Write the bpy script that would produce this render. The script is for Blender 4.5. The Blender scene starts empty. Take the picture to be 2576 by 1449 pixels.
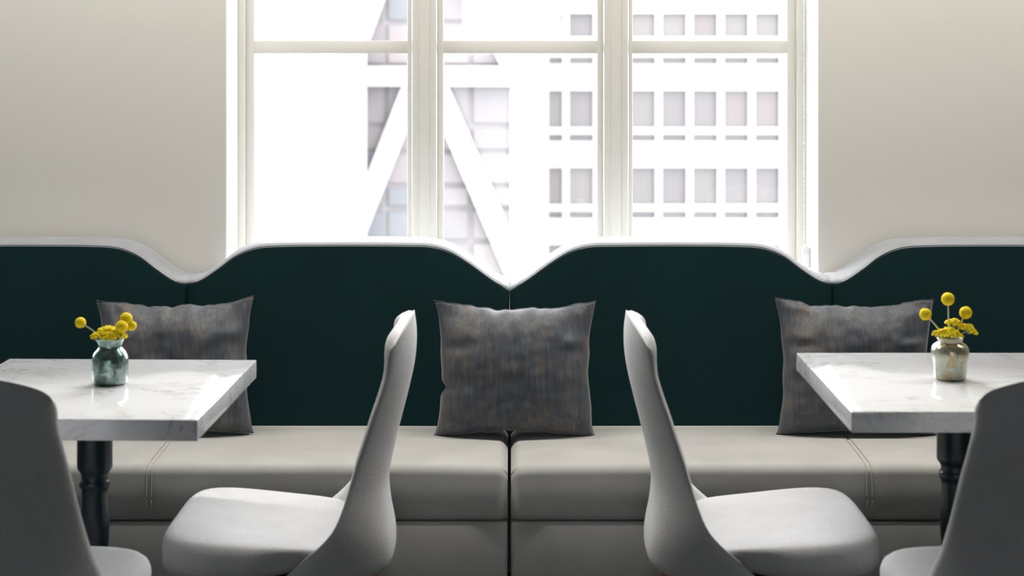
import bpy, bmesh, math, random
from mathutils import Vector, noise

# ------------------------------------------------------------------ camera, sky, light, exposure
S = bpy.context.scene
COL = S.collection
F = 4600.0            # focal length in pixels of a 2576 px wide frame
EYE = 1.45
cam_d = bpy.data.cameras.new('camera')
cam = bpy.data.objects.new('camera', cam_d); COL.objects.link(cam)
cam.location = (0, 0, EYE)
cam.rotation_euler = (math.pi/2, 0, 0)
cam_d.sensor_width = 36
cam_d.lens = F/2576*36
cam_d.shift_y = -(724.5-120)/2576
cam_d.clip_start = 0.05; cam_d.clip_end = 500
cam_d.dof.use_dof = True
cam_d.dof.focus_distance = 5.05
cam_d.dof.aperture_fstop = 4.8
S.camera = cam

w = bpy.data.worlds.new('overcast_sky'); S.world = w
w.use_nodes = True
bg = w.node_tree.nodes['Background']
bg.inputs['Color'].default_value = (0.955, 0.965, 1.0, 1)
bg.inputs['Strength'].default_value = 23.0

S.view_settings.view_transform = 'Standard'
S.view_settings.look = 'None'
S.view_settings.gamma = 1
S.view_settings.exposure = 0.0
S.view_settings.use_curve_mapping = False

def area(name, loc, rot, sx, sy, power, col=(1, 1, 1), portal=False):
    l = bpy.data.lights.new(name, 'AREA'); l.shape = 'RECTANGLE'; l.size = sx; l.size_y = sy
    l.energy = power; l.color = col
    if portal: l.cycles.is_portal = True
    o = bpy.data.objects.new(name, l); COL.objects.link(o)
    o.location = loc; o.rotation_euler = rot
    return o
PI = math.pi
# sky portals in the window openings (they only guide sampling of the sky)
area('sky_portal', (0.0285, 5.45, 1.775), (-PI/2, 0, 0), 1.64, 2.14, 1, portal=True)
area('sky_portal', (0, -6.06, 1.8), (PI/2, 0, 0), 1.0, 0.9, 1, portal=True)
# last portal, then an unseen overhead light added to brighten wall and seats
area('sky_portal', (-2.6, 5.45, 1.8), (-PI/2, 0, 0), 1.4, 1.9, 1, portal=True)
area('overhead_wash_light', (0.45, 4.38, 2.97), (0.0, 0, 0), 5.6, 0.22, 108, (1.0, 0.95, 0.88))

# ------------------------------------------------------------------ helpers
def mesh(name, verts, faces, mat, parent=None, smooth=True, loc=(0, 0, 0), autos=None):
    me = bpy.data.meshes.new(name)
    me.from_pydata([tuple(v) for v in verts], [], faces)
    bm = bmesh.new(); bm.from_mesh(me)
    bmesh.ops.recalc_face_normals(bm, faces=bm.faces)
    bm.to_mesh(me); bm.free()
    for p in me.polygons: p.use_smooth = smooth
    if mat: me.materials.append(mat)
    o = bpy.data.objects.new(name, me); COL.objects.link(o)
    o.location = loc
    if parent: o.parent = parent
    if autos:
        me.set_sharp_from_angle(angle=math.radians(autos))
    return o

def from_bm(name, bm, mat, parent=None, smooth=False, loc=(0, 0, 0), autos=None):
    bmesh.ops.recalc_face_normals(bm, faces=bm.faces)
    me = bpy.data.meshes.new(name); bm.to_mesh(me); bm.free()
    for p in me.polygons: p.use_smooth = smooth
    if mat: me.materials.append(mat)
    o = bpy.data.objects.new(name, me); COL.objects.link(o); o.location = loc
    if parent: o.parent = parent
    if autos: me.set_sharp_from_angle(angle=math.radians(autos))
    return o

def add_box(bm, a, b, bevel=0.0, seg=2):
    r = bmesh.ops.create_cube(bm, size=1)
    vs = r['verts']
    for v in vs:
        v.co = Vector((a[i] + (v.co[i]+0.5)*(b[i]-a[i]) for i in range(3)))
    if bevel > 0:
        es = list({e for v in vs for e in v.link_edges})
        bmesh.ops.bevel(bm, geom=es, offset=bevel, segments=seg, affect='EDGES', profile=0.5)

def box(name, a, b, mat, parent=None, bevel=0.0, seg=2):
    bm = bmesh.new(); add_box(bm, a, b, bevel, seg)
    return from_bm(name, bm, mat, parent, smooth=bevel > 0, autos=40 if bevel > 0 else None)

def loft(rings, close=True, cap0=True, cap1=True):
    """rings: list of equal-length point lists"""
    n = len(rings[0]); vs = [p for r in rings for p in r]; fs = []
    for i in range(len(rings)-1):
        for j in range(n if close else n-1):
            k = (j+1) % n
            fs.append((i*n+j, i*n+k, (i+1)*n+k, (i+1)*n+j))
    if cap0: fs.append(tuple(range(n)))
    if cap1: fs.append(tuple((len(rings)-1)*n + j for j in range(n)))
    return vs, fs

def lathe(name, prof, mat, parent=None, n=48, mod=None, loc=(0, 0, 0), autos=50, caps=(True, True)):
    rings = []
    for (r, z) in prof:
        ring = []
        for j in range(n):
            a = 2*PI*j/n
            rr = r*(mod(a, z) if mod else 1)
            ring.append((rr*math.cos(a), rr*math.sin(a), z))
        rings.append(ring)
    v, f = loft(rings, cap0=caps[0], cap1=caps[1])
    return mesh(name, v, f, mat, parent, True, loc, autos)

def tube_geo(pts, radii, n=10):
    rings = []
    pts = [Vector(p) for p in pts]
    for i, p in enumerate(pts):
        d = (pts[min(i+1, len(pts)-1)] - pts[max(i-1, 0)]).normalized()
        u = d.cross(Vector((0, 0, 1)))
        if u.length < 1e-3: u = d.cross(Vector((0, 1, 0)))
        u.normalize(); t = d.cross(u)
        r = radii[i] if hasattr(radii, '__len__') else radii
        rings.append([p + u*(r*math.cos(2*PI*j/n)) + t*(r*math.sin(2*PI*j/n)) for j in range(n)])
    return loft(rings)

def tube(name, pts, radii, mat, parent=None, n=10):
    v, f = tube_geo(pts, radii, n)
    return mesh(name, v, f, mat, parent, True, autos=60)

def thing(name, label, cat, loc=(0, 0, 0), rz=0, group=None):
    o = bpy.data.objects.new(name, None); COL.objects.link(o)
    o.empty_display_size = 0.1
    o.location = loc; o.rotation_euler = (0, 0, rz)
    o['label'] = label; o['category'] = cat
    if group: o['group'] = group
    return o

def struct(o):
    o['kind'] = 'structure'; return o

def copy_tree(o, parent=None):
    c = o.copy(); COL.objects.link(c)
    if parent: c.parent = parent
    for ch in [x for x in o.children]: copy_tree(ch, c)
    return c

def interp(tab, x):
    if x <= tab[0][0]: return tab[0][1]
    for (a, b), (c, d) in zip(tab, tab[1:]):
        if x <= c:
            t = (x-a)/(c-a); return b + (d-b)*t
    return tab[-1][1]

def catmull(tab, x):
    """smooth interpolation of (x, value) pairs"""
    if x <= tab[0][0]: return tab[0][1]
    if x >= tab[-1][0]: return tab[-1][1]
    for i in range(len(tab)-1):
        if x <= tab[i+1][0]:
            x0, y0 = tab[i]; x1, y1 = tab[i+1]
            m0 = (y1 - tab[i-1][1])/(x1 - tab[i-1][0]) if i > 0 else (y1-y0)/(x1-x0)
            m1 = (tab[i+2][1]-y0)/(tab[i+2][0]-x0) if i+2 < len(tab) else (y1-y0)/(x1-x0)
            h = x1-x0; t = (x-x0)/h
            return ((2*t**3-3*t**2+1)*y0 + (t**3-2*t**2+t)*h*m0 + (-2*t**3+3*t**2)*y1 + (t**3-t**2)*h*m1)

# ------------------------------------------------------------------ materials
def mat(name, col, rough=0.6, metal=0.0, spec=0.5, sheen=0.0):
    m = bpy.data.materials.new(name); m.use_nodes = True
    b = m.node_tree.nodes['Principled BSDF']
    b.inputs['Base Color'].default_value = (*col, 1)
    b.inputs['Roughness'].default_value = rough
    b.inputs['Metallic'].default_value = metal
    b.inputs['Specular IOR Level'].default_value = spec
    b.inputs['Sheen Weight'].default_value = sheen
    return m

def nodes(m): return m.node_tree.nodes, m.node_tree.links, m.node_tree.nodes['Principled BSDF']

def fabric(name, c1, c2, scale=900, bump=0.15, sheen=0.2, big=9.0, stretch=(1, 1, 1), rough=0.9, bigamt=0.25):
    m = mat(name, c1, rough, spec=0.2, sheen=sheen)
    N, L, b = nodes(m)
    tc = N.new('ShaderNodeTexCoord'); mp = N.new('ShaderNodeMapping'); mp.inputs['Scale'].default_value = stretch
    L.new(tc.outputs['Object'], mp.inputs['Vector'])
    n1 = N.new('ShaderNodeTexNoise'); n1.inputs['Scale'].default_value = scale; n1.inputs['Detail'].default_value = 3
    n2 = N.new('ShaderNodeTexNoise'); n2.inputs['Scale'].default_value = big; n2.inputs['Detail'].default_value = 5
    L.new(mp.outputs[0], n1.inputs['Vector']); L.new(mp.outputs[0], n2.inputs['Vector'])
    mx = N.new('ShaderNodeMath'); mx.operation = 'MULTIPLY_ADD'
    L.new(n2.outputs[0], mx.inputs[0]); mx.inputs[1].default_value = bigamt*3
    ad = N.new('ShaderNodeMath'); ad.operation = 'MULTIPLY'; L.new(n1.outputs[0], ad.inputs[0]); ad.inputs[1].default_value = 1-bigamt
    L.new(ad.outputs[0], mx.inputs[2])
    r = N.new('ShaderNodeValToRGB')
    r.color_ramp.elements[0].position = 0.3; r.color_ramp.elements[0].color = (*c1, 1)
    r.color_ramp.elements[1].position = 1.2 if False else 1.0; r.color_ramp.elements[1].color = (*c2, 1)
    L.new(mx.outputs[0], r.inputs[0]); L.new(r.outputs[0], b.inputs['Base Color'])
    bp = N.new('ShaderNodeBump'); bp.inputs['Strength'].default_value = bump; bp.inputs['Distance'].default_value = 0.002
    L.new(n1.outputs[0], bp.inputs['Height']); L.new(bp.outputs[0], b.inputs['Normal'])
    return m

M = {}
M['wall'] = fabric('wall_paint', (0.74, 0.715, 0.665), (0.80, 0.775, 0.725), 350, 0.06, 0.0, 1.2, rough=0.85)
M['ceiling'] = mat('ceiling_paint', (0.20, 0.22, 0.22), 0.9)
M['wall_dark'] = mat('teal_wall_paint', (0.06, 0.12, 0.125), 0.8)
M['frame'] = mat('frame_paint', (0.72, 0.70, 0.645), 0.42)
M['reveal'] = mat('reveal_paint', (0.86, 0.86, 0.85), 0.6)
M['chair'] = fabric('chair_fabric', (0.40, 0.395, 0.395), (0.66, 0.655, 0.66), 420, 0.6, 0.15, 14, bigamt=0.10)
M['seat'] = fabric('seat_suede', (0.34, 0.335, 0.32), (0.52, 0.515, 0.495), 700, 0.15, 0.1, 7, bigamt=0.22)
M['back'] = fabric('back_cloth', (0.0025, 0.018, 0.021), (0.0045, 0.026, 0.030), 700, 0.2, 0.0, 5, rough=0.95)
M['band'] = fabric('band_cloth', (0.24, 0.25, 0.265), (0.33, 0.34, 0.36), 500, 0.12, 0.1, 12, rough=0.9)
M['thread'] = mat('thread', (0.50, 0.49, 0.45), 0.8)
M['black'] = mat('black_paint', (0.006, 0.016, 0.022), 0.32, spec=0.5)
M['wood'] = mat('walnut', (0.16, 0.06, 0.025), 0.4)
M['under'] = mat('under_cloth', (0.02, 0.02, 0.02), 0.9)
M['plinth'] = mat('plinth', (0.015, 0.017, 0.018), 0.7)
M['cord'] = mat('cord', (0.70, 0.70, 0.70), 0.5)
M['stem'] = mat('stem', (0.22, 0.30, 0.17), 0.6)
M['palestem'] = mat('pale_stem', (0.55, 0.55, 0.42), 0.6)
M['facade'] = mat('facade', (0.135, 0.131, 0.129), 0.8, spec=0.2)
M['plaster'] = mat('plaster', (0.155, 0.150, 0.148), 0.8, spec=0.2)
M['steel'] = mat('white_steel', (0.155, 0.150, 0.148), 0.6, spec=0.2)
M['street'] = mat('street', (0.16, 0.16, 0.16), 0.9)

def wood_floor():
    m = mat('floor_boards', (0.22, 0.16, 0.11), 0.35)
    N, L, b = nodes(m)
    tc = N.new('ShaderNodeTexCoord'); br = N.new('ShaderNodeTexBrick')
    br.inputs['Scale'].default_value = 1; br.inputs['Brick Width'].default_value = 1.4; br.inputs['Row Height'].default_value = 0.13
    br.inputs['Mortar Size'].default_value = 0.002
    br.inputs['Color1'].default_value = (0.045, 0.045, 0.042, 1); br.inputs['Color2'].default_value = (0.035, 0.036, 0.034, 1)
    br.inputs['Mortar'].default_value = (0.04, 0.03, 0.02, 1)
    L.new(tc.outputs['Object'], br.inputs['Vector']); L.new(br.outputs[0], b.inputs['Base Color'])
    return m
M['floor'] = wood_floor()

def marble():
    m = mat('white_marble', (0.8, 0.8, 0.8), 0.09, spec=0.35)
    N, L, b = nodes(m)
    tc = N.new('ShaderNodeTexCoord')
    mp = N.new('ShaderNodeMapping'); mp.inputs['Rotation'].default_value = (0.3, 0.5, 0.6); mp.inputs['Scale'].default_value = (1.0, 2.2, 1.5)
    L.new(tc.outputs['Object'], mp.inputs[0])
    n = N.new('ShaderNodeTexNoise'); n.inputs['Scale'].default_value = 5.5; n.inputs['Detail'].default_value = 9; n.inputs['Roughness'].default_value = 0.62; n.inputs['Distortion'].default_value = 1.4
    L.new(mp.outputs[0], n.inputs['Vector'])
    s = N.new('ShaderNodeMath'); s.operation = 'SUBTRACT'; L.new(n.outputs[0], s.inputs[0]); s.inputs[1].default_value = 0.5
    a = N.new('ShaderNodeMath'); a.operation = 'ABSOLUTE'; L.new(s.outputs[0], a.inputs[0])
    r = N.new('ShaderNodeValToRGB'); E = r.color_ramp.elements
    E[0].position = 0.0; E[0].color = (0.30, 0.31, 0.32, 1)
    E[1].position = 0.09; E[1].color = (0.57, 0.57, 0.58, 1)
    e = E.new(0.022); e.color = (0.54, 0.54, 0.545, 1)
    L.new(a.outputs[0], r.inputs[0])
    n2 = N.new('ShaderNodeTexNoise'); n2.inputs['Scale'].default_value = 3.0; n2.inputs['Detail'].default_value = 4; L.new(mp.outputs[0], n2.inputs['Vector'])
    r2 = N.new('ShaderNodeValToRGB'); r2.color_ramp.elements[0].position = 0.42; r2.color_ramp.elements[1].position = 0.62
    L.new(n2.outputs[0], r2.inputs[0])
    mx = N.new('ShaderNodeMix'); mx.data_type = 'RGBA'
    L.new(r2.outputs[0], mx.inputs[0]); mx.inputs[6].default_value = (0.57, 0.57, 0.58, 1); L.new(r.outputs[0], mx.inputs[7])
    L.new(mx.outputs[2], b.inputs['Base Color'])
    return m
M['marble'] = marble()

def pillow_mat():
    m = mat('streaked_silk', (0.1, 0.1, 0.12), 0.55, spec=0.4, sheen=0.35)
    m.node_tree.nodes['Principled BSDF'].inputs['Sheen Roughness'].default_value = 0.40
    m.node_tree.nodes['Principled BSDF'].inputs['Sheen Tint'].default_value = (1, 0.97, 0.97, 1)
    N, L, b = nodes(m)
    tc = N.new('ShaderNodeTexCoord'); mp = N.new('ShaderNodeMapping'); mp.inputs['Scale'].default_value = (60, 60, 3.5)
    L.new(tc.outputs['Object'], mp.inputs[0])
    n = N.new('ShaderNodeTexNoise'); n.inputs['Scale'].default_value = 2.2; n.inputs['Detail'].default_value = 6
    L.new(mp.outputs[0], n.inputs['Vector'])
    n3 = N.new('ShaderNodeTexNoise'); n3.inputs['Scale'].default_value = 12; n3.inputs['Detail'].default_value = 2
    L.new(tc.outputs['Object'], n3.inputs['Vector'])
    ml = N.new('ShaderNodeMath'); ml.operation = 'MULTIPLY_ADD'; L.new(n3.outputs[0], ml.inputs[0]); ml.inputs[1].default_value = 0.9; ml.inputs[2].default_value = -0.45
    ad = N.new('ShaderNodeMath'); ad.operation = 'ADD'; L.new(n.outputs[0], ad.inputs[0]); L.new(ml.outputs[0], ad.inputs[1])
    r = N.new('ShaderNodeValToRGB'); E = r.color_ramp.elements
    E[0].position = 0.30; E[0].color = (0.054, 0.066, 0.082, 1)
    E[1].position = 0.72; E[1].color = (0.130, 0.115, 0.105, 1)
    e = E.new(0.52); e.color = (0.080, 0.085, 0.100, 1)
    L.new(ad.outputs[0], r.inputs[0]); L.new(r.outputs[0], b.inputs['Base Color'])
    bp = N.new('ShaderNodeBump'); bp.inputs['Strength'].default_value = 0.25; bp.inputs['Distance'].default_value = 0.002
    L.new(n.outputs[0], bp.inputs['Height']); L.new(bp.outputs[0], b.inputs['Normal'])
    return m
M['pillow'] = pillow_mat()

def mercury(name, c1, c2, c3, rough=0.22, metal=0.75):
    m = mat(name, c1, rough, metal)
    N, L, b = nodes(m)
    tc = N.new('ShaderNodeTexCoord')
    n = N.new('ShaderNodeTexNoise'); n.inputs['Scale'].default_value = 55; n.inputs['Detail'].default_value = 5; n.inputs['Distortion'].default_value = 1.0
    L.new(tc.outputs['Object'], n.inputs['Vector'])
    r = N.new('ShaderNodeValToRGB'); E = r.color_ramp.elements
    E[0].position = 0.36; E[0].color = (*c1, 1); E[1].position = 0.66; E[1].color = (*c3, 1)
    e = E.new(0.5); e.color = (*c2, 1)
    L.new(n.outputs[0], r.inputs[0]); L.new(r.outputs[0], b.inputs['Base Color'])
    bp = N.new('ShaderNodeBump'); bp.inputs['Strength'].default_value = 0.35; bp.inputs['Distance'].default_value = 0.002
    L.new(n.outputs[0], bp.inputs['Height']); L.new(bp.outputs[0], b.inputs['Normal'])
    return m
M['vase_green'] = mercury('silvered_green_glass', (0.10, 0.17, 0.15), (0.22, 0.31, 0.28), (0.42, 0.47, 0.46))
M['vase_gold'] = mercury('silvered_gold_glass', (0.42, 0.34, 0.20), (0.50, 0.49, 0.38), (0.46, 0.53, 0.48), metal=0.6)

def yellow(name, c1, c2, scale):
    m = mat(name, c1, 0.8, spec=0.2)
    N, L, b = nodes(m)
    tc = N.new('ShaderNodeTexCoord')
    v = N.new('ShaderNodeTexVoronoi'); v.inputs['Scale'].default_value = scale
    L.new(tc.outputs['Object'], v.inputs['Vector'])
    r = N.new('ShaderNodeValToRGB'); r.color_ramp.elements[0].color = (*c1, 1); r.color_ramp.elements[1].color = (*c2, 1); r.color_ramp.elements[1].position = 0.6
    L.new(v.outputs['Distance'], r.inputs[0]); L.new(r.outputs[0], b.inputs['Base Color'])
    bp = N.new('ShaderNodeBump'); bp.invert = True; bp.inputs['Strength'].default_value = 0.6; bp.inputs['Distance'].default_value = 0.001
    L.new(v.outputs['Distance'], bp.inputs['Height']); L.new(bp.outputs[0], b.inputs['Normal'])
    return m
M['yellow'] = yellow('yellow_florets', (0.95, 0.78, 0.012), (0.75, 0.54, 0.006), 500)
M['yarrow'] = yellow('yarrow_florets', (0.95, 0.82, 0.012), (0.80, 0.62, 0.01), 400)

def pane_mat(name, gloss=0.06):
    m = bpy.data.materials.new(name); m.use_nodes = True
    N, L = m.node_tree.nodes, m.node_tree.links
    N.clear()
    out = N.new('ShaderNodeOutputMaterial'); mix = N.new('ShaderNodeMixShader'); t = N.new('ShaderNodeBsdfTransparent'); g = N.new('ShaderNodeBsdfGlossy')
    t.inputs['Color'].default_value = (0.97, 0.98, 0.98, 1); g.inputs['Roughness'].default_value = 0.02
    fr = N.new('ShaderNodeFresnel'); fr.inputs['IOR'].default_value = 1.35
    L.new(fr.outputs[0], mix.inputs[0]); L.new(t.outputs[0], mix.inputs[1]); L.new(g.outputs[0], mix.inputs[2])
    L.new(mix.outputs[0], out.inputs['Surface'])
    return m
M['pane'] = pane_mat('window_glass')
def tint(name, c): return mat(name, c, 0.3, spec=0.25)
M['spandrel'] = mat('tower_spandrel', (0.088, 0.083, 0.084), 0.7, spec=0.2)
M['dark_glass'] = [tint('office_glass', c) for c in ((0.0430, 0.0379, 0.0370), (0.0430, 0.0354, 0.0346), (0.0396, 0.0346, 0.0362), (0.0488, 0.0430, 0.0404))]
M['blue_glass'] = [tint('tower_glass', c) for c in ((0.0614, 0.0544, 0.0572), (0.0711, 0.0614, 0.0642), (0.0530, 0.0544, 0.0600), (0.0795, 0.0684, 0.0684))]

# ------------------------------------------------------------------ the room
YW = 5.06       # inner face of the window wall
YO = 5.46       # outer face
XL, XR, YB, ZC = -3.5, 3.5, -6.0, 3.0
WX0, WX1, WZ0, WZ1 = -0.793, 0.850, 0.70, 2.85
def wall_with_hole(name, axis, p0, p1, a0, a1, h0, h1, z0, z1, mt):
    """wall slab between p0 and p1 along its thickness axis, a0..a1 along its length, hole h0..h1 / z0..z1"""
    bm = bmesh.new()
    def b(u0, u1, q0, q1):
        if axis == 'y': add_box(bm, (u0, p0, q0), (u1, p1, q1))
        else: add_box(bm, (p0, u0, q0), (p1, u1, q1))
    b(a0, h0, 0, ZC); b(h1, a1, 0, ZC); b(h0, h1, 0, z0); b(h0, h1, z1, ZC)
    return struct(from_bm(name, bm, mt))
bm = bmesh.new()
for (x0_, x1_, z0_, z1_) in ((XL, -3.3, 0, ZC), (-1.9, WX0, 0, ZC), (WX1, XR, 0, ZC), (-3.3, -1.9, 0, 0.85), (-3.3, -1.9, 2.75, ZC), (WX0, WX1, 0, WZ0), (WX0, WX1, WZ1, ZC)):
    add_box(bm, (x0_, YW, z0_), (x1_, YO, z1_))
struct(from_bm('wall_front', bm, M['wall']))
wall_with_hole('wall_back', 'y', YB-0.2, YB, XL, XR, -0.5, 0.5, 1.35, 2.25, M['wall_dark'])  # hole cut behind the camera for added fill light
struct(box('wall_left', (XL-0.2, YB, 0), (XL, YW, ZC), M['wall_dark']))
struct(box('wall_right', (XR, YB, 0), (XR+0.2, YW, ZC), M['wall_dark']))
struct(box('floor', (XL-0.2, YB-0.2, -0.1), (XR+0.2, YO, 0), M['floor']))
struct(box('ceiling', (XL-0.2, YB-0.2, ZC), (XR+0.2, YO, ZC+0.1), M['ceiling']))

def pane_frame(name, axis, p, u0, u1, z0, z1, n):
    """plain window outside the picture: frame with n lights and one pane"""
    r = bpy.data.objects.new(name, None); COL.objects.link(r); struct(r)
    bm = bmesh.new()
    def b(a0, a1, q0, q1, d=0.05):
        if axis == 'y': add_box(bm, (a0, p-d/2, q0), (a1, p+d/2, q1))
        else: add_box(bm, (p-d/2, a0, q0), (p+d/2, a1, q1))
    b(u0, u1, z0, z0+0.05); b(u0, u1, z1-0.05, z1)
    for i in range(n+1):
        c = u0+0.025 + (u1-u0-0.05)*i/n
        b(c-0.025, c+0.025, z0+0.05, z1-0.05)
    from_bm('window_frame', bm, M['frame'], r)
    if axis == 'y': box('pane', (u0, p-0.003, z0), (u1, p+0.003, z1), M['pane'], r)
    else: box('pane', (p-0.003, u0, z0), (p+0.003, u1, z1), M['pane'], r)
pane_frame('window_3', 'y', 5.30, -3.3, -1.9, 0.85, 2.75, 2)
pane_frame('rear_fill_opening', 'y', YB-0.1, -0.5, 0.5, 1.35, 2.25, 1)  # glazed opening added unseen behind the camera, lets in fill light

# reveal lining: smooth white plaster boards round the opening
def reveal(a, b): return struct(box('trim_1', a, b, M['reveal']))
o = reveal((WX0, YW+0.001, WZ0), (WX0+0.003, 5.27, WZ1)); o.name = 'trim_1'
o = reveal((WX1-0.003, YW+0.001, WZ0), (WX1, 5.27, WZ1)); o.name = 'trim_2'
o = struct(box('trim_3', (WX0+0.003, YW-0.015, WZ0), (WX1-0.003, 5.27, WZ0+0.025), M['reveal'], bevel=0.004))   # window board
o = struct(box('trim_4', (WX0+0.003, YW+0.001, WZ1-0.003), (WX1-0.003, 5.27, WZ1), M['reveal']))

# the window itself: pixel edges measured on the photo are turned into metres at the frame's distance
YF = 5.28
def fx(px): return (px-1288)*YF/F
win = bpy.data.objects.new('window_1', None); COL.objects.link(win); struct(win)
Z0, Z1 = WZ0+0.0, WZ1
def lining(x0, x1, sgn):
    bm = bmesh.new()
    add_box(bm, (x0, YF-0.012, Z0), (x1, YF+0.10, Z1), 0.003)
    return bm
# outer casing left / right with a stepped moulding
def stile(name, x0, x1, y0, y1, bev=0.003, m='frame', parent=win):
    return box(name, (x0, y0, Z0), (x1, y1, Z1), M[m], parent, bevel=bev, seg=2)
stile('window_frame', WX0+0.0005, fx(617), YF-0.012, YF+0.12, 0.005)
stile('window_frame', fx(2004), WX1-0.0005, YF-0.012, YF+0.12, 0.005)
# mullions
def mullion(x0, x1):
    o = stile('mullion', x0, x1, YF-0.03, YF+0.12, 0.0075)
    # fine cover-strip joints running down the face
    for x in (x0+(x1-x0)*0.22, x0+(x1-x0)*0.76):
        box('joint_line', (x-0.0009, YF-0.0316, Z0), (x+0.0009, YF-0.0299, Z1), M['frame'], o)
mullion(fx(1037), fx(1100)); mullion(fx(1517), fx(1580))
head = box('window_frame', (WX0+0.0005, YF-0.010, Z1-0.05), (WX1-0.0005, YF+0.11, Z1), M['frame'], win)
sillr = box('window_frame', (WX0+0.0005, YF-0.010, Z0), (WX1-0.0005, YF+0.11, Z0+0.045), M['frame'], win)
for (a, b_, c, d) in ((617, 638, 1024, 1037), (1100, 1115, 1503, 1517), (1580, 1592, 1982, 2004)):
    sash = bmesh.new()
    y0, y1 = YF+0.012, YF+0.06
    add_box(sash, (fx(a), y0, Z0+0.045), (fx(b_), y1, Z1-0.05), 0.002)
    add_box(sash, (fx(c), y0, Z0+0.045), (fx(d), y1, Z1-0.05), 0.002)
    zr = lambda py: EYE - (py-120)*(YF+0.02)/F
    add_box(sash, (fx(b_)-0.0005, y0+0.004, zr(134)), (fx(c)+0.0005, y1, zr(102.5)), 0.001)
    add_box(sash, (fx(b_)-0.0005, y0+0.004, Z0+0.045), (fx(c)+0.0005, y1, Z0+0.085), 0.001)
    add_box(sash, (fx(b_)-0.0005, y0+0.004, Z1-0.09), (fx(c)+0.0005, y1, Z1-0.05), 0.001)
    s = from_bm('sash', sash, M['frame'], win, True, autos=40)
    for q0, q1 in ((Z0+0.08, zr(134)+0.003), (zr(102.5)-0.003, Z1-0.085)):
        box('pane', (fx(b_)-0.004, YF+0.034, q0), (fx(c)+0.004, YF+0.040, q1), M['pane'], s)

# bead chain of the blind with its tension clip on the right reveal
ch = thing('blind_chain', 'white beaded blind cord hanging down the right side of the window', 'cord', (0.831, 5.20, 0.80))
cv, cf = [], []
def chain_geo():
    vs, fs = [], []
    z = 0.0
    k = 0
    while z < 1.735:
        base = len(vs)
        for (r, dz) in ((0.0009, 0), (0.0024, 0.0018), (0.0024, 0.0034), (0.0009, 0.0052)):
            for j in range(6):
                a = 2*PI*j/6 + k*0.3
                vs.append((r*math.cos(a), r*math.sin(a), z+dz))
        for i in range(3):
            for j in range(6):
                q = (j+1) % 6
                fs.append((base+i*6+j, base+i*6+q, base+(i+1)*6+q, base+(i+1)*6+j))
        fs.append(tuple(base+j for j in range(6))); fs.append(tuple(base+18+j for j in range(6)))
        z += 0.0052; k += 1
    return vs, fs
v, f = chain_geo(); mesh('bead_string', v, f, M['cord'], ch)
bm = bmesh.new()
add_box(bm, (-0.006, -0.008, 0.025), (0.0155, 0.008, 0.082), 0.003)
clip = from_bm('tension_clip', bm, M['cord'], ch, True, autos=40)
tube('pulley_wheel', [(0.004, -0.0105, 0.080), (0.004, 0.008, 0.080)], 0.0088, M['cord'], clip, 24)
tube('screw', [(0.0045, -0.0125, 0.081), (0.0045, -0.0100, 0.081)], 0.0028, M['frame'], clip, 16)

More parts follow.
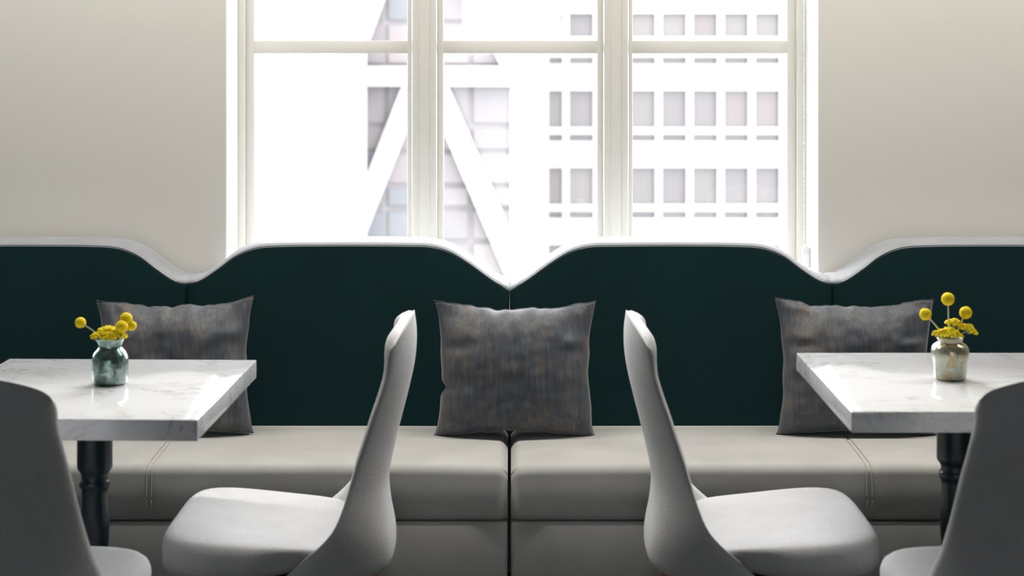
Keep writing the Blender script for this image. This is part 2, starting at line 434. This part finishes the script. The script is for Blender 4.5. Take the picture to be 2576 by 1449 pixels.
# ------------------------------------------------------------------ banquettes
P = 0.861           # width of one scallop
def top_z(s):
    """height of the backrest along one scallop; s in 0..1 from the inner (sharp) joint to the sewn valley"""
    tab = [(0, 0.812), (0.055, 0.840), (0.13, 0.886), (0.19, 0.916), (0.25, 0.929), (0.32, 0.931), (0.5, 0.932), (0.72, 0.930), (0.79, 0.924), (0.85, 0.903), (0.905, 0.868), (0.96, 0.838), (1.0, 0.831)]
    return catmull(tab, s)
def banquette(xin, sgn, label):
    """xin: x of the joint with the neighbour, sgn: direction in which this unit extends"""
    W = 2*P
    root = thing('banquette', label, 'bench', (xin + sgn*W/2, 4.62, 0), 0, 'upholstered banquettes below the window')
    X = lambda d: sgn*(d - W/2)               # d = distance from the joint
    # ---- backrest front panel / border band
    NX = 180
    ds = [0.0002 + (W-0.0004)*i/NX for i in range(NX+1)]
    YFt, YBk = 4.83-4.62, 4.615-4.62
    def tz(d):
        s = d/P
        return top_z(s) if s <= 1 else top_z(2-s)
    def fold(d, z, t):
        """small folds and grooves beside the seams, on the front face"""
        y = 0.0
        e = abs(d-P)
        y += 0.014*math.exp(-(e/0.007)**2)
        y += -0.004*math.exp(-((d-P-0.03)/0.010)**2)*math.exp(-t/0.10)
        y += -0.003*math.exp(-((d-P+0.028)/0.009)**2)*math.exp(-t/0.06)
        ed = min(d, W-d)
        y += 0.012*math.exp(-(ed/0.010)**2)
        y += 0.0035*math.sin(ed*330)*math.exp(-ed/0.045)*math.exp(-t/0.07)
        return y
    rp, rb = [], []
    Rr = 0.012
    for d in ds:
        T = tz(d); col = []
        # front panel, bottom to the start of the rounding; leans back by 5 cm
        nz = 26
        for k in range(nz+1):
            q = k/nz; q = 1-(1-q)**1.6
            z = 0.40 + (T-Rr*1.15-0.40)*q
            y = YFt + 0.055*(z-0.40)/0.53 - 0.010*math.sin(PI*min(1, max(0, (z-0.40)/(T-0.40)))) + fold(d, z, T-z)
            col.append((X(d), y, z))
        yl = col[-1][1]
        # turned-in edge so the panel meets the band in a narrow groove
        col.append((X(d), yl+0.010, T-Rr*1.0)); col.append((X(d), yl+0.03, T-Rr*1.25)); col.append((X(d), yl+0.03, 0.40))
        rp.append(col)
        yt = 5.045-4.62
        band = [(X(d), yl+0.034, T-Rr*1.5), (X(d), yl+0.004, T-Rr*1.02), (X(d), yl+0.003, T-Rr*0.72), (X(d), yl+0.009, T-Rr*0.32), (X(d), yl+0.018, T-0.002),
                (X(d), yl+0.036, T), (X(d), (yl+yt)/2, T+0.003), (X(d), yt-0.022, T), (X(d), yt-0.008, T-0.005), (X(d), yt, T-0.02), (X(d), yt, 0.40), (X(d), yl+0.034, 0.40)]
        # gather wrinkles over the band close to the valleys
        e = min(abs(d-P), d, W-d)
        wv = 0.0022*math.sin(d*260)*math.exp(-e/0.08)
        band = [(x, y, z+wv) if 3 < i < 9 else (x, y, z) for i, (x, y, z) in enumerate(band)]
        rb.append(band)
    v, f = loft(rp); mesh('back_panel', v, f, M['back'], root, True, autos=65)
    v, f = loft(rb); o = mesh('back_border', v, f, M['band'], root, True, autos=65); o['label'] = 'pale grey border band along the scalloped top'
    pts = [(X(d), 4.892-4.62 - 0.052*(0.932-tz(d)) - 0.004 + fold(d, 0, 0.02), tz(d)-0.0125) for d in ds[1:-1]]
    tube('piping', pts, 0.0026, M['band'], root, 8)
    # ---- seat cushion
    rs = []
    prof = []
    yb, yf = 4.87-4.62, 4.373-4.62
    zt, zb, R = 0.452, 0.318, 0.026
    prof = [(yb, zb), (yb, zt-0.008), (yb-0.02, zt-0.003)]
    for k in range(1, 12): prof.append((yb-0.02 + (yf+R+0.01-yb+0.02)*k/12, zt + 0.004*math.sin(PI*k/12)))
    for k in range(0, 9):
        a = PI/2*k/8; prof.append((yf + R - R*math.sin(a), zt - R + R*math.cos(a)))
    for k in range(1, 7): prof.append((yf - 0.005*math.sin(PI*k/7), zt-R - (zt-R-zb-0.008)*k/6.5))
    prof += [(yf+0.006, zb+0.002), (yf+0.02, zb)]
    cz = (zt+zb)/2
    NS = 150
    dd = [0.0035 + 0.0004*1] + [0.0035 + 0.03*(k/10)**1.5 for k in range(1, 11)] + [0.0335 + (W-0.067)*k/NS for k in range(1, NS)] + [W-0.0035-0.03*(k/10)**1.5 for k in range(10, -1, -1)]
    for d in dd:
        ed = min(d, W-d)-0.0035
        sh = 0.020*(1-min(1, ed/0.026))**2.4 if ed < 0.026 else 0
        sg = 0.006*math.exp(-(ed/0.09)**1.0)
        gr = 0.0030*math.exp(-((d-P)/0.006)**2)
        ring = []
        for i, (y, z) in enumerate(prof):
            zz, yy = z, y
            if z > cz: zz -= (sh+sg*min(1, (z-cz)/0.06)) + gr*(z > zt-0.01)
            if y < yf+R: yy += sh*0.8*(1 if y < yf+0.012 else 0.4) + gr
            ring.append((X(d), yy, zz))
        rs.append(ring)
    v, f = loft(rs); mesh('seat_cushion', v, f, M['seat'], root, True, autos=60)
    # double line of stitching over the seat
    for off in (-0.006, 0.006):
        pts = [(X(P+off), y, z + (0.0002 if z > zt-0.02 else 0)) for (y, z) in prof[3:28]]
        pts = [(x, y - (0.0003 if z < zt-0.02 else 0), z) for (x, y, z) in pts]
        tube('stitching', pts, 0.0011, M['thread'], root, 6)
    # ---- base below the seat and recessed plinth
    a, b2 = sorted((X(0.004), X(W-0.004)))
    o = box('seat_base', (a, yf+0.004, 0.09), (b2, yb-0.02, 0.314), M['seat'], root, bevel=0.008, seg=3)
    box('plinth', (a+0.02, yf+0.05, 0.0), (b2-0.02, yb-0.03, 0.09), M['plinth'], root)
    return root
XJ = -0.0065
banquette(XJ, -1, 'taupe banquette with dark scalloped back, left of the centre joint below the window')
banquette(XJ, 1, 'taupe banquette with dark scalloped back, right of the centre joint below the window')

# ------------------------------------------------------------------ cushions
def pillow(label, loc, rx, rz, ry, seed, w2=0.2, h2=0.185, th=0.052, kink=0):
    rnd = random.Random(seed)
    N_ = 64
    vs, fs = [], []
    offs = Vector((rnd.random()*50, rnd.random()*50, rnd.random()*50))
    ph = [rnd.random()*6.28 for _ in range(8)]
    def P3(u, v, side):
        au, av = abs(u), abs(v)
        pin = 0.070*(1-av**2.2)
        pinv = 0.11*(1-au**2.0)
        x = u*w2*(1-pin*au**3); z = v*h2*(1-pinv*av**3)
        # corner ears
        e = (au*av)**6
        x *= 1+0.025*e; z *= 1+0.02*e
        prof = max(0, (1-au**2.6)*(1-av**2.6))**(0.48+0.42*max(0, v))
        y = th*prof
        # gathers running in from the edges
        eu = max(0, au-0.45)/0.55; ev = max(0, av-0.45)/0.55
        g = 0.0075*ev**0.7*(1-ev**4)*math.sin(u*17+3.5*noise.noise(Vector((u*2.5, seed, side)))+ph[0 if v > 0 else 1])
        g += 0.0065*eu**0.8*(1-eu**4)*math.sin(v*13+4.0*noise.noise(Vector((seed, v*2.5, side)))+ph[2 if u > 0 else 3])
        g += 0.0060*noise.noise(Vector((u*2.3, v*2.3, side*3.0))+offs)*prof
        g += 0.0030*noise.noise(Vector((u*7, v*7, side*3.0))+offs)*prof**0.6
        y += g*(1-max(au, av)**10)
        # outline wobble
        x += 0.004*noise.noise(Vector((v*3.1, u, 4.4))+offs)*au**2
        z += (0.004*noise.noise(Vector((u*3.7, v, 9.1))+offs) + 0.0045*noise.noise(Vector((u*9, v, 2.1))+offs))*av**2
        if kink:
            k = math.exp(-((v+0.25)/0.07)**2)*max(0, (-u-0.6)/0.4)*kink
            x += 0.012*k
        # sit flat: the bottom edge is pressed level
        if z < -h2*0.93: z = -h2*0.93 - (-h2*0.93 - z)*0.35
        return (x, -y*side, z)
    idx = {}
    for side in (1, -1):
        for i in range(N_+1):
            for j in range(N_+1):
                u = -1+2*i/N_; v = -1+2*j/N_
                edge = i in (0, N_) or j in (0, N_)
                if edge and side == -1:
                    idx[(side, i, j)] = idx[(1, i, j)]; continue
                idx[(side, i, j)] = len(vs)
                vs.append(P3(u, v, side))
        for i in range(N_):
            for j in range(N_):
                fs.append((idx[(side, i, j)], idx[(side, i+1, j)], idx[(side, i+1, j+1)], idx[(side, i, j+1)]))
    zmin = min(v[2] for v in vs)
    o = mesh('cushion', [(x, y, z-zmin) for x, y, z in vs], fs, M['pillow'], None, True)
    o.location = loc; o.rotation_euler = (rx, ry, rz)
    o['label'] = label; o['category'] = 'cushion'; o['group'] = 'square cushions leaning on the banquette back'
    # a seam welt round the edge
    ring = [P3(-1+2*i/N_, -1, 1) for i in range(N_)] + [P3(1, -1+2*i/N_, 1) for i in range(N_)] + [P3(1-2*i/N_, 1, 1) for i in range(N_)] + [P3(-1, 1-2*i/N_, 1) for i in range(N_+1)]
    tube('seam', [(x, y, z-zmin) for x, y, z in ring], 0.0010, M['pillow'], o, 6)
    return o
pillow('slate cushion leaning on the banquette back behind the left table', (-0.866, 4.695, 0.456), -0.10, 0.03, -0.012, 3, 0.198, 0.176, 0.070)
pillow('slate cushion at the middle joint of the two banquettes', (0.008, 4.695, 0.453), -0.09, 0.0, 0.0, 7, 0.203, 0.174, 0.074, kink=1)
pillow('slate cushion leaning on the banquette back behind the right table', (0.884, 4.695, 0.456), -0.10, -0.03, 0.0, 11, 0.200, 0.176, 0.070)

# ------------------------------------------------------------------ chairs  (local +x = the way the sitter faces)
def chair(name, label):
    root = thing(name, label, 'chair', (0, 0, 0), 0, 'grey upholstered shell chairs')
    # seat
    def outline(t, inset):
        """rounded trapezoid plan"""
        c, s = math.cos(t), math.sin(t)
        n = 4.8
        q = (abs(c)**n + abs(s)**n)**(-1/n)
        x = c*q*(0.225-inset) + 0.042; y = s*q
        wy = 0.242 + 0.018*(x/0.22)
        if x < 0: wy -= 0.045*(x/0.2)**2
        return x, y*(wy-inset)
    rings = []
    K = 72
    prof = [(0.224, 0.375), (0.16, 0.375), (0.10, 0.378), (0.055, 0.382), (0.026, 0.388), (0.009, 0.397), (0.001, 0.407), (0.0, 0.419), (0.0012, 0.430), (0.0055, 0.4395), (0.013, 0.4465), (0.026, 0.4505), (0.05, 0.4515), (0.11, 0.451), (0.16, 0.449), (0.205, 0.448), (0.2245, 0.448)]
    for ins, z in prof:
        ring = []
        for k in range(K):
            x, y = outline(2*PI*k/K, ins)
            zz = z
            if z > 0.41: zz += 0.017*(x/0.2)*1.0 - 0.010*max(0, -x/0.2)**2
            if z < 0.447:
                k_ = min(1, max(0, (0.09-x)/0.14)); k_ = k_*k_*(3-2*k_)*min(1, (0.447-z)/0.022)
                zz += 0.012*k_*(0.42-z)/0.045 if z < 0.42 else 0
                y *= 1-0.15*k_
                if x < 0: x *= 1-0.14*k_
            ring.append((x, y, zz))
        rings.append(ring)
    v, f = loft(rings); mesh('seat', v, f, M['chair'], root, True)
    # backrest shell: rows of height, columns across
    tz_ = [0.370, 0.376, 0.390, 0.410, 0.440, 0.475, 0.510, 0.545, 0.58, 0.62, 0.66, 0.71, 0.76, 0.80, 0.835, 0.862, 0.882, 0.893]
    xc = [(0.370, -0.150), (0.376, -0.178), (0.390, -0.196), (0.410, -0.200), (0.44, -0.197), (0.475, -0.190), (0.51, -0.186), (0.545, -0.186), (0.61, -0.199), (0.66, -0.211), (0.71, -0.224), (0.76, -0.236), (0.80, -0.243), (0.85, -0.245), (0.893, -0.240)]
    xe = [(0.370, 0.030), (0.390, 0.010), (0.406, -0.012), (0.43, -0.045), (0.452, -0.070), (0.483, -0.096), (0.54, -0.121), (0.61, -0.144), (0.70, -0.174), (0.786, -0.198), (0.843, -0.207), (0.893, -0.212)]
    wd = [(0.370, 0.212), (0.380, 0.236), (0.395, 0.243), (0.41, 0.244), (0.44, 0.248), (0.475, 0.243), (0.52, 0.228), (0.56, 0.213), (0.62, 0.199), (0.70, 0.187), (0.78, 0.176), (0.83, 0.170), (0.893, 0.170)]
    rows = 46; cols = 36
    zs = []
    for i in range(rows+1):
        t = i/rows*(len(tz_)-1); k = min(int(t), len(tz_)-2); zs.append(tz_[k] + (tz_[k+1]-tz_[k])*(t-k))
    def outer(i, u):
        z = zs[i]
        a, e, w_ = catmull(xc, z), catmull(xe, z), catmull(wd, z)
        au = abs(u)
        p = 2.0 + 1.6*max(0, min(1, (0.62-z)/0.2))
        x = a + (e-a)*au**p
        y = u*w_
        # crowned top: corners drop and round
        top = max(0, (z-0.70)/0.193)
        zz = z - 0.013*max(0, min(1, (0.425-z)/0.05)) - 0.037*top*au**1.8 - 0.010*top**3*au**10
        if z > 0.84: y *= 1 - 0.05*((z-0.84)/0.053)**3*au**5
        return Vector((x, y, zz))
    O = [[outer(i, -1+2*j/cols) for j in range(cols+1)] for i in range(rows+1)]
    def nrm(i, j):
        a = O[min(i+1, rows)][j]-O[max(i-1, 0)][j]; b = O[i][min(j+1, cols)]-O[i][max(j-1, 0)]
        n = a.cross(b); n.normalize()
        if n.x < 0: n = -n
        return n
    # closed section per row: outer side, rounded rim, inner side
    rings = []
    for i in range(rows+1):
        z = zs[i]
        th = 0.030 if z > 0.5 else 0.030 + 0.02*min(1, (0.5-z)/0.08)
        if z > 0.8: th += 0.006*min(1, (z-0.8)/0.05)
        if i > rows-5: th *= math.sqrt(max(0.0, 1-((i-(rows-5))/5.15)**2.2))
        outer_pts, inner_pts = [], []
        for j in range(cols+1):
            u = abs(-1+2*j/cols)
            t = th*math.sqrt(max(0.0, 1-u**7))
            sh = 0.5*(th-t)
            n = nrm(i, j)
            outer_pts.append(O[i][j] + n*sh*0.6); inner_pts.append(O[i][j] + n*(t+sh*0.6+0.0012))
        rings.append([tuple(p) for p in outer_pts] + [tuple(p) for p in reversed(inner_pts)])
    v, f = loft(rings)
    b = mesh('backrest', v, f, M['chair'], root, True)
    sm = b.modifiers.new('smooth', 'SMOOTH'); sm.factor = 0.4; sm.iterations = 2
    # under-frame and legs
    bm = bmesh.new(); add_box(bm, (-0.13, -0.15, 0.352), (0.16, 0.15, 0.377), 0.008); from_bm('seat_frame', bm, M['under'], root, True, autos=40)
    for sx in (-1, 1):
        for sy in (-1, 1):
            top = Vector((0.015+sx*0.135, sy*0.150, 0.385)); bot = Vector((0.015+sx*0.205, sy*0.205, 0.0))
            pts = [top.lerp(bot, t) for t in (0, 0.1, 0.5, 0.9, 1.0)]
            vv, ff = tube_geo(pts, [0.019, 0.0185, 0.015, 0.0115, 0.011], 14)
            vv = [Vector((p[0], p[1], max(p[2], 0.0))) for p in vv]
            mesh('leg', vv, ff, M['wood'], root, True, autos=60)
    return root
c0 = chair('dining_chair', 'pale grey shell chair turned sideways, facing the left marble table')
c0.location = (-0.447, 3.87, 0); c0.rotation_euler = (0, 0, PI)
c1 = copy_tree(c0); c1['label'] = 'pale grey shell chair turned sideways, facing the right marble table'
c1.location = (0.482, 3.87, 0); c1.rotation_euler = (0, 0, 0)
c2 = copy_tree(c0); c2['label'] = 'grey shell chair cut off by the left picture edge, its back to the viewer'
c2.location = (-0.948, 3.35, 0); c2.rotation_euler = (0, 0, PI/2)
c3 = copy_tree(c0); c3['label'] = 'grey shell chair cut off by the right picture edge, its back to the viewer'
c3.location = (0.962, 3.35, 0); c3.rotation_euler = (0, 0, PI/2)

# ------------------------------------------------------------------ tables
TZ = 0.763
def table(label, cx, cy, w_, d_, rz):
    root = thing('cafe_table', label, 'table', (cx, cy, 0), rz, 'marble topped cafe tables')
    box('tabletop', (-w_/2, -d_/2, TZ-0.040), (w_/2, d_/2, TZ), M['marble'], root, bevel=0.0022, seg=3)
    q = lambda py: EYE - (py-120)/1243.0
    s = 1/1243.0
    prof = [(0.0355, TZ-0.048), (0.0355, q(1172)), (0.0345, q(1180)), (0.0285, q(1190)), (0.0265, q(1197)), (0.0272, q(1201)), (0.0272, q(1206)), (0.0300, q(1210)), (0.0315, q(1216)), (0.0308, q(1224)), (0.0270, q(1230)),
            (0.0258, q(1240)), (0.0258, q(1262)), (0.0272, q(1285)), (0.0290, q(1310)), (0.0292, q(1330)), (0.0282, q(1365)), (0.0262, q(1400)), (0.0245, q(1450)), (0.0240, 0.33), (0.025, 0.28), (0.031, 0.262), (0.031, 0.25), (0.026, 0.243),
            (0.027, 0.20), (0.034, 0.15), (0.040, 0.12), (0.040, 0.075)]
    lathe('pedestal', prof, M['black'], root, 40)
    bm = bmesh.new(); add_box(bm, (-0.16, -0.16, TZ-0.049), (0.16, 0.16, TZ-0.040), 0.002); from_bm('mounting_plate', bm, M['black'], root, True, autos=40)
    for k in range(4):
        a = PI/4 + k*PI/2
        c, s_ = math.cos(a), math.sin(a)
        pts = [(c*0.02, s_*0.02, 0.105), (c*0.08, s_*0.08, 0.095), (c*0.16, s_*0.16, 0.055), (c*0.235, s_*0.235, 0.022), (c*0.265, s_*0.265, 0.0165)]
        tube('foot', pts, [0.026, 0.024, 0.019, 0.0165, 0.0160], M['black'], root, 14)
    return root
table('marble topped cafe table at the left, with the green-silver flower jar', -0.846, 3.708, 0.549, 0.648, -0.030)
table('marble topped cafe table at the right, with the golden flower jar', 0.915, 3.785, 0.549, 0.668, 0.0)

# ------------------------------------------------------------------ vases
VL = Vector((-0.821, 3.737, TZ+0.0003)); VR = Vector((0.908, 3.790, TZ+0.0003))
def vase(label, loc, prof, m, mod=None):
    inner = [(max(r-0.0022, 0.0005), z) for r, z in reversed(prof) if z > 0.004] + [(0.0006, 0.004)]
    o = lathe('vase', [(0.0005, 0.0)] + prof + inner, m, None, 56, mod, tuple(loc), 50)
    o['label'] = label; o['category'] = 'vase'
    return o
pl = [(0.030, 0.0), (0.0335, 0.002), (0.0355, 0.008), (0.0362, 0.020), (0.0368, 0.036), (0.0368, 0.048), (0.0352, 0.058), (0.031, 0.066), (0.0262, 0.071), (0.0237, 0.0745), (0.0232, 0.078), (0.0248, 0.083), (0.0280, 0.090), (0.0290, 0.0925), (0.0282, 0.0932)]
vase('squat silvered green glass jar of yellow flowers on the left table', VL, pl, M['vase_green'], lambda a, z: 1+0.008*math.sin(a*5+z*160))
pr = [(0.029, 0.0), (0.032, 0.002), (0.0332, 0.006), (0.0338, 0.020), (0.0348, 0.034), (0.0375, 0.046), (0.0388, 0.056), (0.0380, 0.064), (0.0340, 0.071), (0.0275, 0.0755), (0.0245, 0.0775), (0.0248, 0.081), (0.0265, 0.0835), (0.0275, 0.0860), (0.0268, 0.0870)]
def swirl(a, z):
    k = max(0.0, min(1.0, z/0.05))*max(0.0, min(1, (0.078-z)/0.012))
    return 1 + 0.020*k*abs(math.sin(a*4 + z*40)) - 0.010*k
vase('swirled golden silvered glass jar of yellow flowers on the right table', VR, pr, M['vase_gold'], swirl)

def ball_flower(vase_loc, pos, r, label, y=0.0, m='stem', foot=(0, 0)):
    """a dried ball flower; its stem runs down into the jar"""
    base = vase_loc + Vector((foot[0], foot[1], 0.006))
    head = Vector((pos[0], vase_loc.y+y, pos[1]))
    root = thing('ball_flower', label, 'flower', base, 0, 'yellow ball flowers in the jars')
    h = head-base
    # pass through the mouth of the jar
    zm = 0.087
    mouth = Vector((max(-0.016, min(0.016, (h.x+foot[0])*0.45)) - foot[0], max(-0.012, min(0.012, y)) - foot[1], zm))
    pts = [Vector((0, 0, 0)).lerp(mouth, i/6) for i in range(6)]
    mid = mouth.lerp(h, 0.5) + Vector((0, 0, 0.003))
    pts += [(1-t)**2*mouth + 2*t*(1-t)*mid + t*t*h for t in [i/8 for i in range(9)]]
    tube('stem', pts, 0.0013, M[m], root, 8)
    bm = bmesh.new(); bmesh.ops.create_icosphere(bm, subdivisions=4, radius=r)
    for vx in bm.verts:
        n = vx.co.normalized(); d = noise.cell(n*14+pos[0]*Vector((9, 9, 9)))
        vx.co += n*(0.0006*d + 0.0005*noise.noise(n*9))
        vx.co += h
    from_bm('flower_head', bm, M['yellow'], root, True)
for pos, r, y, lb, ft in (((-0.882, 0.888), 0.0108, 0.0, 'yellow ball flower leaning far left out of the green jar', (-0.004, 0)),
                      ((-0.790, 0.8950), 0.0125, 0.006, 'yellow ball flower highest in the green jar', (0.006, 0.008)),
                      ((-0.7955, 0.8815), 0.0125, -0.012, 'yellow ball flower at the front of the cluster of three in the green jar', (0, -0.010)),
                      ((-0.779, 0.8800), 0.0095, 0.010, 'small yellow ball flower rightmost in the green jar', (0.010, 0))):
    ball_flower(VL, pos, r, lb, y, 'stem', ft)
for pos, r, y, lb, ft in (((0.9035, 0.929), 0.0132, 0.0, 'yellow ball flower standing tallest in the golden jar', (0, 0.004)),
                      ((0.857, 0.8975), 0.0122, 0.0, 'yellow ball flower leaning left out of the golden jar', (-0.006, -0.004)),
                      ((0.9425, 0.8995), 0.0127, 0.008, 'yellow ball flower at the right of the golden jar', (0.008, 0.002))):
    ball_flower(VR, pos, r, lb, y, 'palestem', ft)

def yarrow(vase_loc, pos, r, label, y=0.0, tilt=0.0, seed=1, flat=0.55, foot=(0, 0)):
    rnd = random.Random(seed)
    base = vase_loc + Vector((foot[0], foot[1], 0.006))
    root = thing('yarrow_flower', label, 'flower', base, 0, 'flat yellow yarrow heads in the jars')
    h = Vector((pos[0], vase_loc.y+y, pos[1]))-base
    sx = Vector((max(-0.015, min(0.015, (h.x+foot[0])*0.6)) - foot[0], max(-0.012, min(0.012, y*0.6)) - foot[1], min(0.083, h.z-0.006)))
    pts = [Vector((0, 0, 0)).lerp(sx, i/6) for i in range(6)] + [sx.lerp(h-Vector((0, 0, 0.003)), i/4) for i in range(5)]
    tube('stem', pts, 0.0014, M['stem'], root, 8)
    bm = bmesh.new()
    N = int(90*(r/0.028)**2)+12
    ct, st = math.cos(tilt), math.sin(tilt)
    for i in range(N):
        a = i*2.39996; q = math.sqrt((i+0.5)/N)
        x = math.cos(a)*q*r*rnd.uniform(0.9, 1.08); yy = math.sin(a)*q*r*0.85*rnd.uniform(0.9, 1.08)
        z = r*flat*(0.75-1.0*q*q) + rnd.uniform(-0.0022, 0.0022)
        rr = rnd.uniform(0.0028, 0.0042)
        k = bmesh.ops.create_icosphere(bm, subdivisions=1, radius=rr)
        for vx in k['verts']:
            vx.co.z *= 0.75
            vx.co += Vector((x*ct - z*st, yy, z*ct + x*st)) + h
    # fine branching stalks below
    o = from_bm('flower_head', bm, M['yarrow'], root, True)
    vs, fs = [], []
    for i in range(12):
        a = i*2.4; q = math.sqrt((i+0.5)/12)*0.8
        x, yy = math.cos(a)*q*r, math.sin(a)*q*r*0.85
        e = Vector((x*ct, yy, x*st-0.001)) + h
        v, f = tube_geo([h+Vector((0, 0, -0.010)), (h+e)/2+Vector((0, 0, -0.006)), e], 0.0006, 5)
        n0 = len(vs); vs += v; fs += [tuple(n0+j for j in g) for g in f]
    mesh('stalks', vs, fs, M['stem'], root)
yarrow(VL, (-0.831, 0.8665), 0.0265, 'flat yellow yarrow head tilted up behind, in the green jar', 0.006, 0.28, 2, foot=(-0.004, 0.004))
yarrow(VL, (-0.812, 0.8620), 0.0265, 'flat yellow yarrow head low at the rim of the green jar', -0.006, 0.02, 5, foot=(0.004, -0.006))
yarrow(VL, (-0.849, 0.8620), 0.0110, 'small yarrow sprig at the left rim of the green jar', -0.008, 0.2, 8, foot=(-0.008, -0.004))
yarrow(VR, (0.9035, 0.8590), 0.0275, 'broad flat yarrow head at the front of the golden jar', -0.010, -0.06, 12, foot=(-0.002, -0.008))
yarrow(VR, (0.9195, 0.8760), 0.0200, 'yarrow head rising behind in the middle of the golden jar', 0.010, -0.22, 14, foot=(0.003, 0.006))
yarrow(VR, (0.9450, 0.8665), 0.0210, 'yarrow head leaning right over the rim of the golden jar', 0.0, -0.42, 17, foot=(0.006, 0))
yarrow(VR, (0.8790, 0.8590), 0.0085, 'tiny yarrow sprig at the left rim of the golden jar', -0.004, 0.1, 19, foot=(-0.008, 0))

# ------------------------------------------------------------------ across the street
GZ = -30.0
struct(box('ground', (-200, 12, GZ-0.2), (200, 400, GZ), M['street']))
def at(px, py, Y): return ((px-1288)*Y/F, EYE-(py-120)*Y/F)
# office block with a grid of windows, seen right of the middle
Y1 = 90.0
ob = thing('office_building', 'white office block with rows of windows, seen through the right panes', 'building', (at(1700, 0, Y1)[0], Y1, GZ))
ox, oy, oz = ob.location
cols_ = [(1380, 1415)] + [(1432+78*k, 1492+78*k) for k in range(7)]
rows_ = []
for k in range(-4, 4):
    rows_.append((228+194*k, 320+194*k if k != -1 else 92)); rows_.append((338+194*k, 355+194*k))
rows_.sort()
bm = bmesh.new()
xa, xb = at(1262, 0, Y1)[0]-ox, at(2500, 0, Y1)[0]-ox
ztop, zbot = at(0, rows_[0][0]-60, Y1)[1]-oz, 0.0
edges = [1262] + [p for c in cols_ for p in c] + [2500]
for i in range(0, len(edges), 2):
    add_box(bm, (at(edges[i], 0, Y1)[0]-ox, 0, zbot), (at(edges[i+1], 0, Y1)[0]-ox, 0.55, ztop))
for (c0_, c1_) in cols_:
    ys = [rows_[0][0]-60] + [p for r_ in rows_ for p in r_] + [None]
    for i in range(0, len(ys), 2):
        zt_ = at(0, ys[i], Y1)[1]-oz; zb_ = zbot if ys[i+1] is None else at(0, ys[i+1], Y1)[1]-oz
        add_box(bm, (at(c0_, 0, Y1)[0]-ox, 0, zb_), (at(c1_, 0, Y1)[0]-ox, 0.55, zt_))
add_box(bm, (xa, 0.56, zbot), (xb, 14, ztop))
from_bm('wall', bm, M['facade'], ob)
rnd = random.Random(4)
for (r0, r1) in rows_:
    if r1 < -20 or r0 > 760: continue
    for (c0_, c1_) in cols_:
        X0, X1 = at(c0_, 0, Y1)[0]-ox, at(c1_, 0, Y1)[0]-ox
        Zt, Zb = at(0, r0, Y1)[1]-oz, at(0, r1, Y1)[1]-oz
        box('window', (X0, 0.30, Zb), (X1, 0.40, Zt), rnd.choice(M['dark_glass']), ob)
# braced tower
Y2 = 70.0
tb = thing('braced_tower', 'glazed tower with white diagonal bracing, seen through the left and middle panes', 'building', (at(1080, 0, Y2)[0], Y2, GZ))
tx, ty, tz0 = tb.location
tcols = [(892, 962), (974, 1066), (1078, 1176), (1190, 1284)]
trow = [-220, -128, -36, 56, 160, 218, 318, 384, 470, 528, 612, 700]
bm = bmesh.new()
def tbx(bm, x0, x1, py0, py1, y0, y1):
    add_box(bm, (at(x0, 0, Y2)[0]-tx, y0, at(0, py1, Y2)[1]-tz0), (at(x1, 0, Y2)[0]-tx, y1, at(0, py0, Y2)[1]-tz0))
tb_b = 120 + (EYE-GZ)*F/Y2
tbx(bm, 868, 1283, -300, tb_b, 0.8, 12)
from_bm('core_wall', bm, M['spandrel'], tb)
rnd = random.Random(9)
for i in range(len(trow)-1):
    if i in (4,): continue
    for (c0_, c1_) in tcols:
        bm = bmesh.new(); tbx(bm, c0_, c1_, trow[i]+(0 if i in (5,) else 7), trow[i+1]-(7 if i not in (3,) else 0), 0.70, 0.80)
        from_bm('window', bm, rnd.choice(M['blue_glass']), tb)
bm = bmesh.new(); tbx(bm, 862, 1296, 166, 217, 0.0, 0.6); from_bm('cross_beam', bm, M['steel'], tb)
bm = bmesh.new(); tbx(bm, 1283, 1300, -300, tb_b, 0.62, 12.5); from_bm('corner_column', bm, M['steel'], tb)
def brace(p, q, wpx):
    a = Vector((at(p[0], 0, Y2)[0]-tx, 0, at(0, p[1], Y2)[1]-tz0)); b = Vector((at(q[0], 0, Y2)[0]-tx, 0, at(0, q[1], Y2)[1]-tz0))
    hw = wpx*Y2/F/2
    vs = [a+Vector((-hw, 0.1, 0)), a+Vector((hw, 0.1, 0)), b+Vector((hw, 0.1, 0)), b+Vector((-hw, 0.1, 0))]
    vs += [v_+Vector((0, 0.45, 0)) for v_ in vs]
    mesh('diagonal_brace', vs, [(0, 1, 2, 3), (4, 5, 6, 7), (0, 1, 5, 4), (1, 2, 6, 5), (2, 3, 7, 6), (3, 0, 4, 7)], M['steel'], tb, False)
brace((1040, 215), (880, 620), 58); brace((1096, 215), (1300, 690), 62)
brace((985, -120), (880, 166), 52); brace((1150, -120), (1285, 166), 52)
# plain white building at the left
Y3 = 60.0
wb = thing('plain_building', 'blank white building filling the left panes', 'building', (at(560, 0, Y3)[0], Y3, GZ))
bm = bmesh.new()
px0, px1 = at(250, 0, Y3)[0]-wb.location.x, at(868, 0, Y3)[0]-wb.location.x
add_box(bm, (px0, 0, 0), (px1, 9, EYE+4-GZ))
from_bm('wall', bm, M['plaster'], wb)
za = at(0, 318, Y3)[1]-GZ
box('ledge', (at(690, 0, Y3)[0]-wb.location.x, -0.06, za), (at(790, 0, Y3)[0]-wb.location.x, 0.0, za+0.08), M['plaster'], wb)
